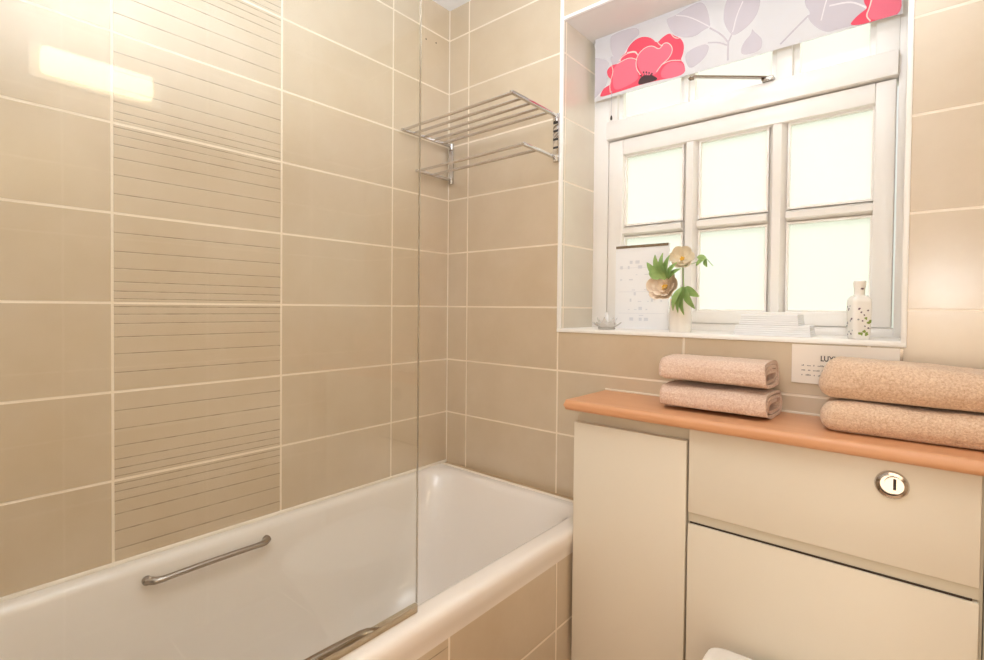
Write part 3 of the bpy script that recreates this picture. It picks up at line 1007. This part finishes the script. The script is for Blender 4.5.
# notice leaning at the left panes
nb = thing('notice_sheet', P(3.5, .78, SZ), 'white printed sheet leaning on the window, behind the flowers', 'sheet')
bm = bmesh.new()
B((3.06, .78, SZ), (3.93, .80, .985), bm=bm)
obj('sheet_paper', bm, M_PAPER, nb)
bm = bmesh.new(); B((3.07, .768, .952), (3.92, .782, .992), bm=bm)
obj('dark_bar', bm, M_CHROME2, nb, label='dark clip bar')
bm = bmesh.new()
random.seed(11)
for z in (.74, .36, .02):
    B((3.12, .777, z - .105), (3.88, .7795, z - .10), bm=bm)
for zi in (.70, .62, .52, .44, .28, .20, .10, -.03, -.12, -.2):
    x = 3.14
    while x < 3.82:
        w = random.uniform(.02, .08)
        if random.random() < .55: B((x, .777, zi), (x + w, .7795, zi + random.choice((.012, .02, .05))), bm=bm)
        x += w + random.uniform(.03, .12)
obj('faint_print', bm, M_BLUEG, nb)

# cut-glass dish
dish = thing('glass_dish', P(3.20, .22, SZ), 'small petalled clear glass dish at the left end of the window sill', 'dish')
c0 = P(3.20, .22, SZ)
bm = bmesh.new(); lathe(bm, [(.001, 0), (.024, 0), (.027, .004), (.020, .010), (.026, .020), (.024, .022), (.014, .010), (.001, .009)], c0, 28)
obj('cup', bm, M_CRYST, dish, smooth=True)
for ring_n, rr, hh, tilt, w_ in ((9, .020, .030, 1.02, .012), (7, .013, .034, .60, .010)):
    for k in range(ring_n):
        a = 2 * PI * (k + (.5 if ring_n == 7 else 0)) / ring_n
        bm = bmesh.new()
        ex = Vector((math.cos(a), math.sin(a), 0)); ey = Vector((-math.sin(a), math.cos(a), 0))
        rows = []
        for i in range(6):
            t = i / 5
            p = c0 + ex * (rr + hh * math.sin(tilt) * t) + Vector((0, 0, .006 + hh * math.cos(tilt) * t * (.7 + .3 * t) + (.0 if ring_n == 9 else .002)))
            wd = w_ * math.sin(PI * (.18 + .80 * t)) ** .8
            rows.append((p - ey * wd, p - ex * .0016 - Vector((0, 0, .0012)), p + ey * wd, p + ex * .0016 + Vector((0, 0, .0022))))
        loft(bm, rows)
        obj('petal', bm, M_CRYST, dish, smooth=True)
bm = bmesh.new(); lathe(bm, [(.0055, .006), (.0055, .046), (.0035, .052), (.001, .053)], c0, 14)
obj('candle', bm, M_PAPER, dish, smooth=True)

# vase with flowers
vc = P(4.31, .22, SZ)
vase = thing('flower_vase', vc, 'slim white ceramic vase on the window sill holding the flowers', 'vase')
bm = bmesh.new(); lathe(bm, [(.001, 0), (.0285, 0), (.0295, .004), (.0300, .05), (.0285, .085), (.0290, .094), (.0270, .095), (.0260, .085), (.0265, .01), (.001, .008)], vc, 32)
obj('vase_body', bm, M_CERAM, vase, smooth=True)


def fpx(u, v, y=.18): return px(u, v, y)


def leaf(parent, base, tip, w, droop=.2, mat=None):
    bm = bmesh.new()
    base, tip = Vector(base), Vector(tip)
    d = tip - base; L = d.length; d.normalize()
    side = d.cross(Vector((-.55, -.8, .2))).normalized(); nrm = side.cross(d).normalized()
    rows = []
    for i in range(9):
        t = i / 8
        wd = w * (math.sin(PI * min(1, t * .93 + .05)) ** .75) * (1 - .25 * t) + .0004
        p = base + d * L * t + nrm * (math.sin(PI * t) * L * .12) - Vector((0, 0, droop * L * t * t * .3))
        rows.append((p - side * wd + nrm * wd * .25, p, p + side * wd + nrm * wd * .25, p - nrm * .0006))
    loft(bm, rows)
    o = obj('leaf', bm, mat or M_LEAF, parent, smooth=True)
    return o


def bloom(name, c, R_, mat, label, face, petals=(6, 6, 5, 4), stem_to=None):
    c = Vector(c)
    t = thing(name, c - Vector((0, 0, R_)), label, 'flower', group='flowers in the white vase')
    f = Vector(face).normalized(); q = f.to_track_quat('Z', 'Y')
    for ri, n in enumerate(petals):
        op = 1.25 - ri * .33
        for k in range(n):
            a = 2 * PI * (k + ri * .5) / n + ri * .4
            bm = bmesh.new(); NU, NV = 8, 8; g = []
            for i in range(NU + 1):
                u = i / NU; row = []
                for j in range(NV + 1):
                    v = j / NV * 2 - 1
                    wd = math.sin(PI * (.12 + .76 * u) * .62) * .95
                    rad = R_ * (1.0 - ri * .16)
                    th_ = op * u
                    r_ = rad * math.sin(th_) * 1.0 + rad * .05
                    z = rad * (1 - math.cos(th_)) * .9 - R_ * .35 + ri * R_ * .08 + rad * u * (.25 + ri * .16)
                    aa = a + v * (.62 + .1 * ri) * (1 - .15 * u)
                    r_ *= 1 - .12 * v * v
                    p = Vector((math.cos(aa) * r_, math.sin(aa) * r_, z + .03 * R_ * math.sin(5 * v + k)))
                    row.append(p)
                g.append(row)
            va = [[bm.verts.new(c + q @ p) for p in row] for row in g]
            vb = [[bm.verts.new(c + q @ (p + Vector((0, 0, -.0009)))) for p in row] for row in g]
            for i in range(NU):
                for j in range(NV):
                    bm.faces.new((va[i][j], va[i + 1][j], va[i + 1][j + 1], va[i][j + 1]))
                    bm.faces.new((vb[i][j], vb[i][j + 1], vb[i + 1][j + 1], vb[i + 1][j]))
            edge = [(0, j) for j in range(NV)] + [(i, NV) for i in range(NU)] + [(NU, j) for j in range(NV, 0, -1)] + [(i, 0) for i in range(NU, 0, -1)]
            for m_ in range(len(edge)):
                (a1, b1), (a2, b2) = edge[m_], edge[(m_ + 1) % len(edge)]
                bm.faces.new((va[a1][b1], va[a2][b2], vb[a2][b2], vb[a1][b1]))
            obj('petal', bm, mat, t, smooth=True, angle=60)
    bm = bmesh.new()
    for k in range(9):
        a = k * 2.4; r_ = R_ * .055 * math.sqrt(k)
        p = c + q @ Vector((math.cos(a) * r_, math.sin(a) * r_, R_ * .12))
        bmesh.ops.create_icosphere(bm, subdivisions=1, radius=R_ * .07, matrix=Matrix.Translation(p))
    obj('flower_centre', bm, M_YELLOW, t, smooth=True)
    if stem_to is not None:
        bm = bmesh.new(); e = Vector(stem_to)
        mid = (c + e) / 2 + Vector((0, 0, .012))
        tube(bm, [c - f * R_ * .3, mid, e.lerp(mid, .2), e], .0016, 8)
        obj('stem', bm, M_LEAF, t, smooth=True)
    return t


top = vc + Vector((0, 0, .03))
sprig = thing('leaf_sprig', fpx(686, 314, -.03), 'sprig of broad green leaves hanging below the flowers, over the white vase', 'leaves')
f1 = bloom('rose', fpx(665, 287, .10), .046, M_PETAL, 'open peach bloom, lower left of the bunch in the white vase', (-.05, -.92, .25), stem_to=top + Vector((-.012, -.012, .05)))
f2 = bloom('rose', fpx(682, 259, .16), .034, M_PETAL2, 'pale cream bloom with yellow centre, highest in the white vase', (.25, -.85, .25), petals=(6, 5, 4), stem_to=top + Vector((.010, .012, 0)))
for (b_, t_, w_) in (((662, 277), (647, 262), .008), ((664, 277), (655, 254), .009), ((665, 277), (663, 252), .009), ((667, 278), (670, 254), .009), ((668, 278), (677, 262), .008), ((661, 278), (649, 272), .008), ((666, 279), (658, 265), .010), ((668, 279), (681, 268), .006)):
    leaf(f1, fpx(*b_, -.02), fpx(*t_, .0), w_ * 1.5, .1)
for (b_, t_, w_) in (((683, 287), (673, 310), .010), ((684, 287), (684, 314), .010), ((685, 287), (695, 308), .010), ((686, 287), (699, 296), .009), ((684, 288), (678, 312), .009)):
    leaf(sprig, fpx(*b_, -.03), fpx(*t_, -.03), w_ * 1.35, .1)
for (b_, t_, w_) in (((706, 258), (696, 266), .0055), ((706, 258), (697, 257), .005), ((706, 259), (707, 267), .0055)):
    leaf(f2, fpx(*b_, .12), fpx(*t_, .12), w_ * 1.6, 0)
bm = bmesh.new(); tube(bm, [fpx(684, 266, .16), fpx(698, 262, .14), fpx(706, 258, .12), fpx(713, 266, .12)], .0009, 6)
obj('twig', bm, M_LEAF, f2, smooth=True)

# white papers
def leaflet(x0, x1, y0, y1, z, rot, label):
    bm = bmesh.new()
    c = P((x0 + x1) / 2, (y0 + y1) / 2, z)
    for k in range(5):
        add_box(bm, P(x0 + .005 * k, y0 + .006 * k, z + k * .026), P(x1 - .004 * k, y1, z + k * .026 + .023), 0, .0006)
    bmesh.ops.rotate(bm, verts=bm.verts, cent=c, matrix=Matrix.Rotation(rot, 3, 'Z'))
    return obj('folded_cloth', bm, M_PAPER, label=label, cat='cloth', group='white folded cloths on the sill')


leaflet(5.00, 5.84, .16, .62, SZ + .001, .03, 'white folded cloth lying on the window sill, under another')
leaflet(5.06, 5.72, .20, .60, SZ + .132, -.02, 'white folded cloth on the window sill, on top of another')

# floral bottle
bc = P(6.295, .22, SZ)
bot = thing('ceramic_bottle', bc, 'white floral ceramic bottle at the right end of the window sill', 'bottle')
bm = bmesh.new()
prof = [(.001, 0), (.0158, 0), (.0176, .003), (.0190, .05), (.0196, .084), (.0184, .092), (.0120, .100)]
lathe(bm, prof, Vector((0, 0, 0)), 48, sq=6)
lathe(bm, [(.0110, .096), (.0102, .102), (.0104, .116), (.0120, .124), (.0124, .132), (.0100, .134), (.001, .133)], Vector((0, 0, 0)), 32)
rng = random.Random(5)


def mark(face, s, h, r_, mi, n=6):
    """painted mark on one of the flat faces (0 front, 1 left)"""
    w = .0176 + .0020 * h / .084 + .0005
    s *= .85; r_ *= 1.15
    pts = []
    for k in range(n):
        a = 2 * PI * k / n + rng.random()
        rr = r_ * rng.uniform(.6, 1.2)
        a_, b_ = s + math.cos(a) * rr, h + math.sin(a) * rr
        pts.append((a_, b_, math.atan2(math.sin(a), math.cos(a))))
    pts.sort(key=lambda q: q[2])
    vs = []
    for a_, b_, _ in pts:
        vs.append(bm.verts.new((a_, -w, b_) if face == 0 else (-w, -a_, b_)))
    f = bm.faces.new(vs); f.material_index = mi


for (s, h, r_, mi) in ((-.004, .012, .0035, 1), (.003, .018, .004, 1), (.008, .013, .0042, 1), (-.009, .013, .003, 1), (.013, .038, .0045, 1), (.016, .042, .003, 1), (.006, .048, .003, 1), (.002, .055, .002, 2), (-.006, .062, .0022, 2), (-.011, .070, .0025, 2), (.010, .066, .002, 2), (-.002, .042, .002, 2), (-.012, .045, .002, 3), (.012, .026, .0018, 2), (.004, .030, .0018, 3)):
    mark(0, s, h, r_, mi)
for (s, h, r_, mi) in ((-.010, .074, .003, 3), (-.004, .068, .0035, 2), (.002, .076, .0025, 3), (.010, .046, .0035, 2), (.004, .042, .003, 3), (-.012, .036, .0035, 3), (-.014, .030, .003, 3), (.006, .012, .003, 2), (-.004, .016, .003, 3), (-.010, .010, .0022, 2), (.013, .020, .002, 3)):
    mark(1, s, h, r_, mi)
v5 = [bm.verts.new(q) for q in ((-.004, -.0118, .114), (.002, -.0121, .113), (.003, -.0121, .117), (-.002, -.0121, .1175))]
bm.faces.new(v5).material_index = 2
bmesh.ops.rotate(bm, verts=bm.verts, cent=(0, 0, 0), matrix=Matrix.Rotation(math.radians(30), 3, 'Z'))
bmesh.ops.translate(bm, verts=bm.verts, vec=bc)
bmm = [M_CERAM, plain('painted_leaf', (140, 160, 70), .4), plain('painted_plum', (110, 84, 98), .4), plain('painted_grey', (150, 150, 150), .4)]
obj('bottle_body', bm, bmm, bot, smooth=True, angle=50)

# ------------------------------------------------------------ wall lamp on the right wall
lamp = thing('wall_lamp', P(XR, -4.8, 3.2), 'warm glowing strip lamp, seen reflected in the glass screen', 'lamp')
obj('lamp_back', B((XR - .10, -5.65, 3.12), (XR, -4.05, 3.60), .002), M_WHITE, lamp)
bm = B((XR - .30, -5.54, 3.17), (XR - .101, -4.20, 3.54), .012)
obj('lamp_shade', bm, M_LAMP, lamp, smooth=True)
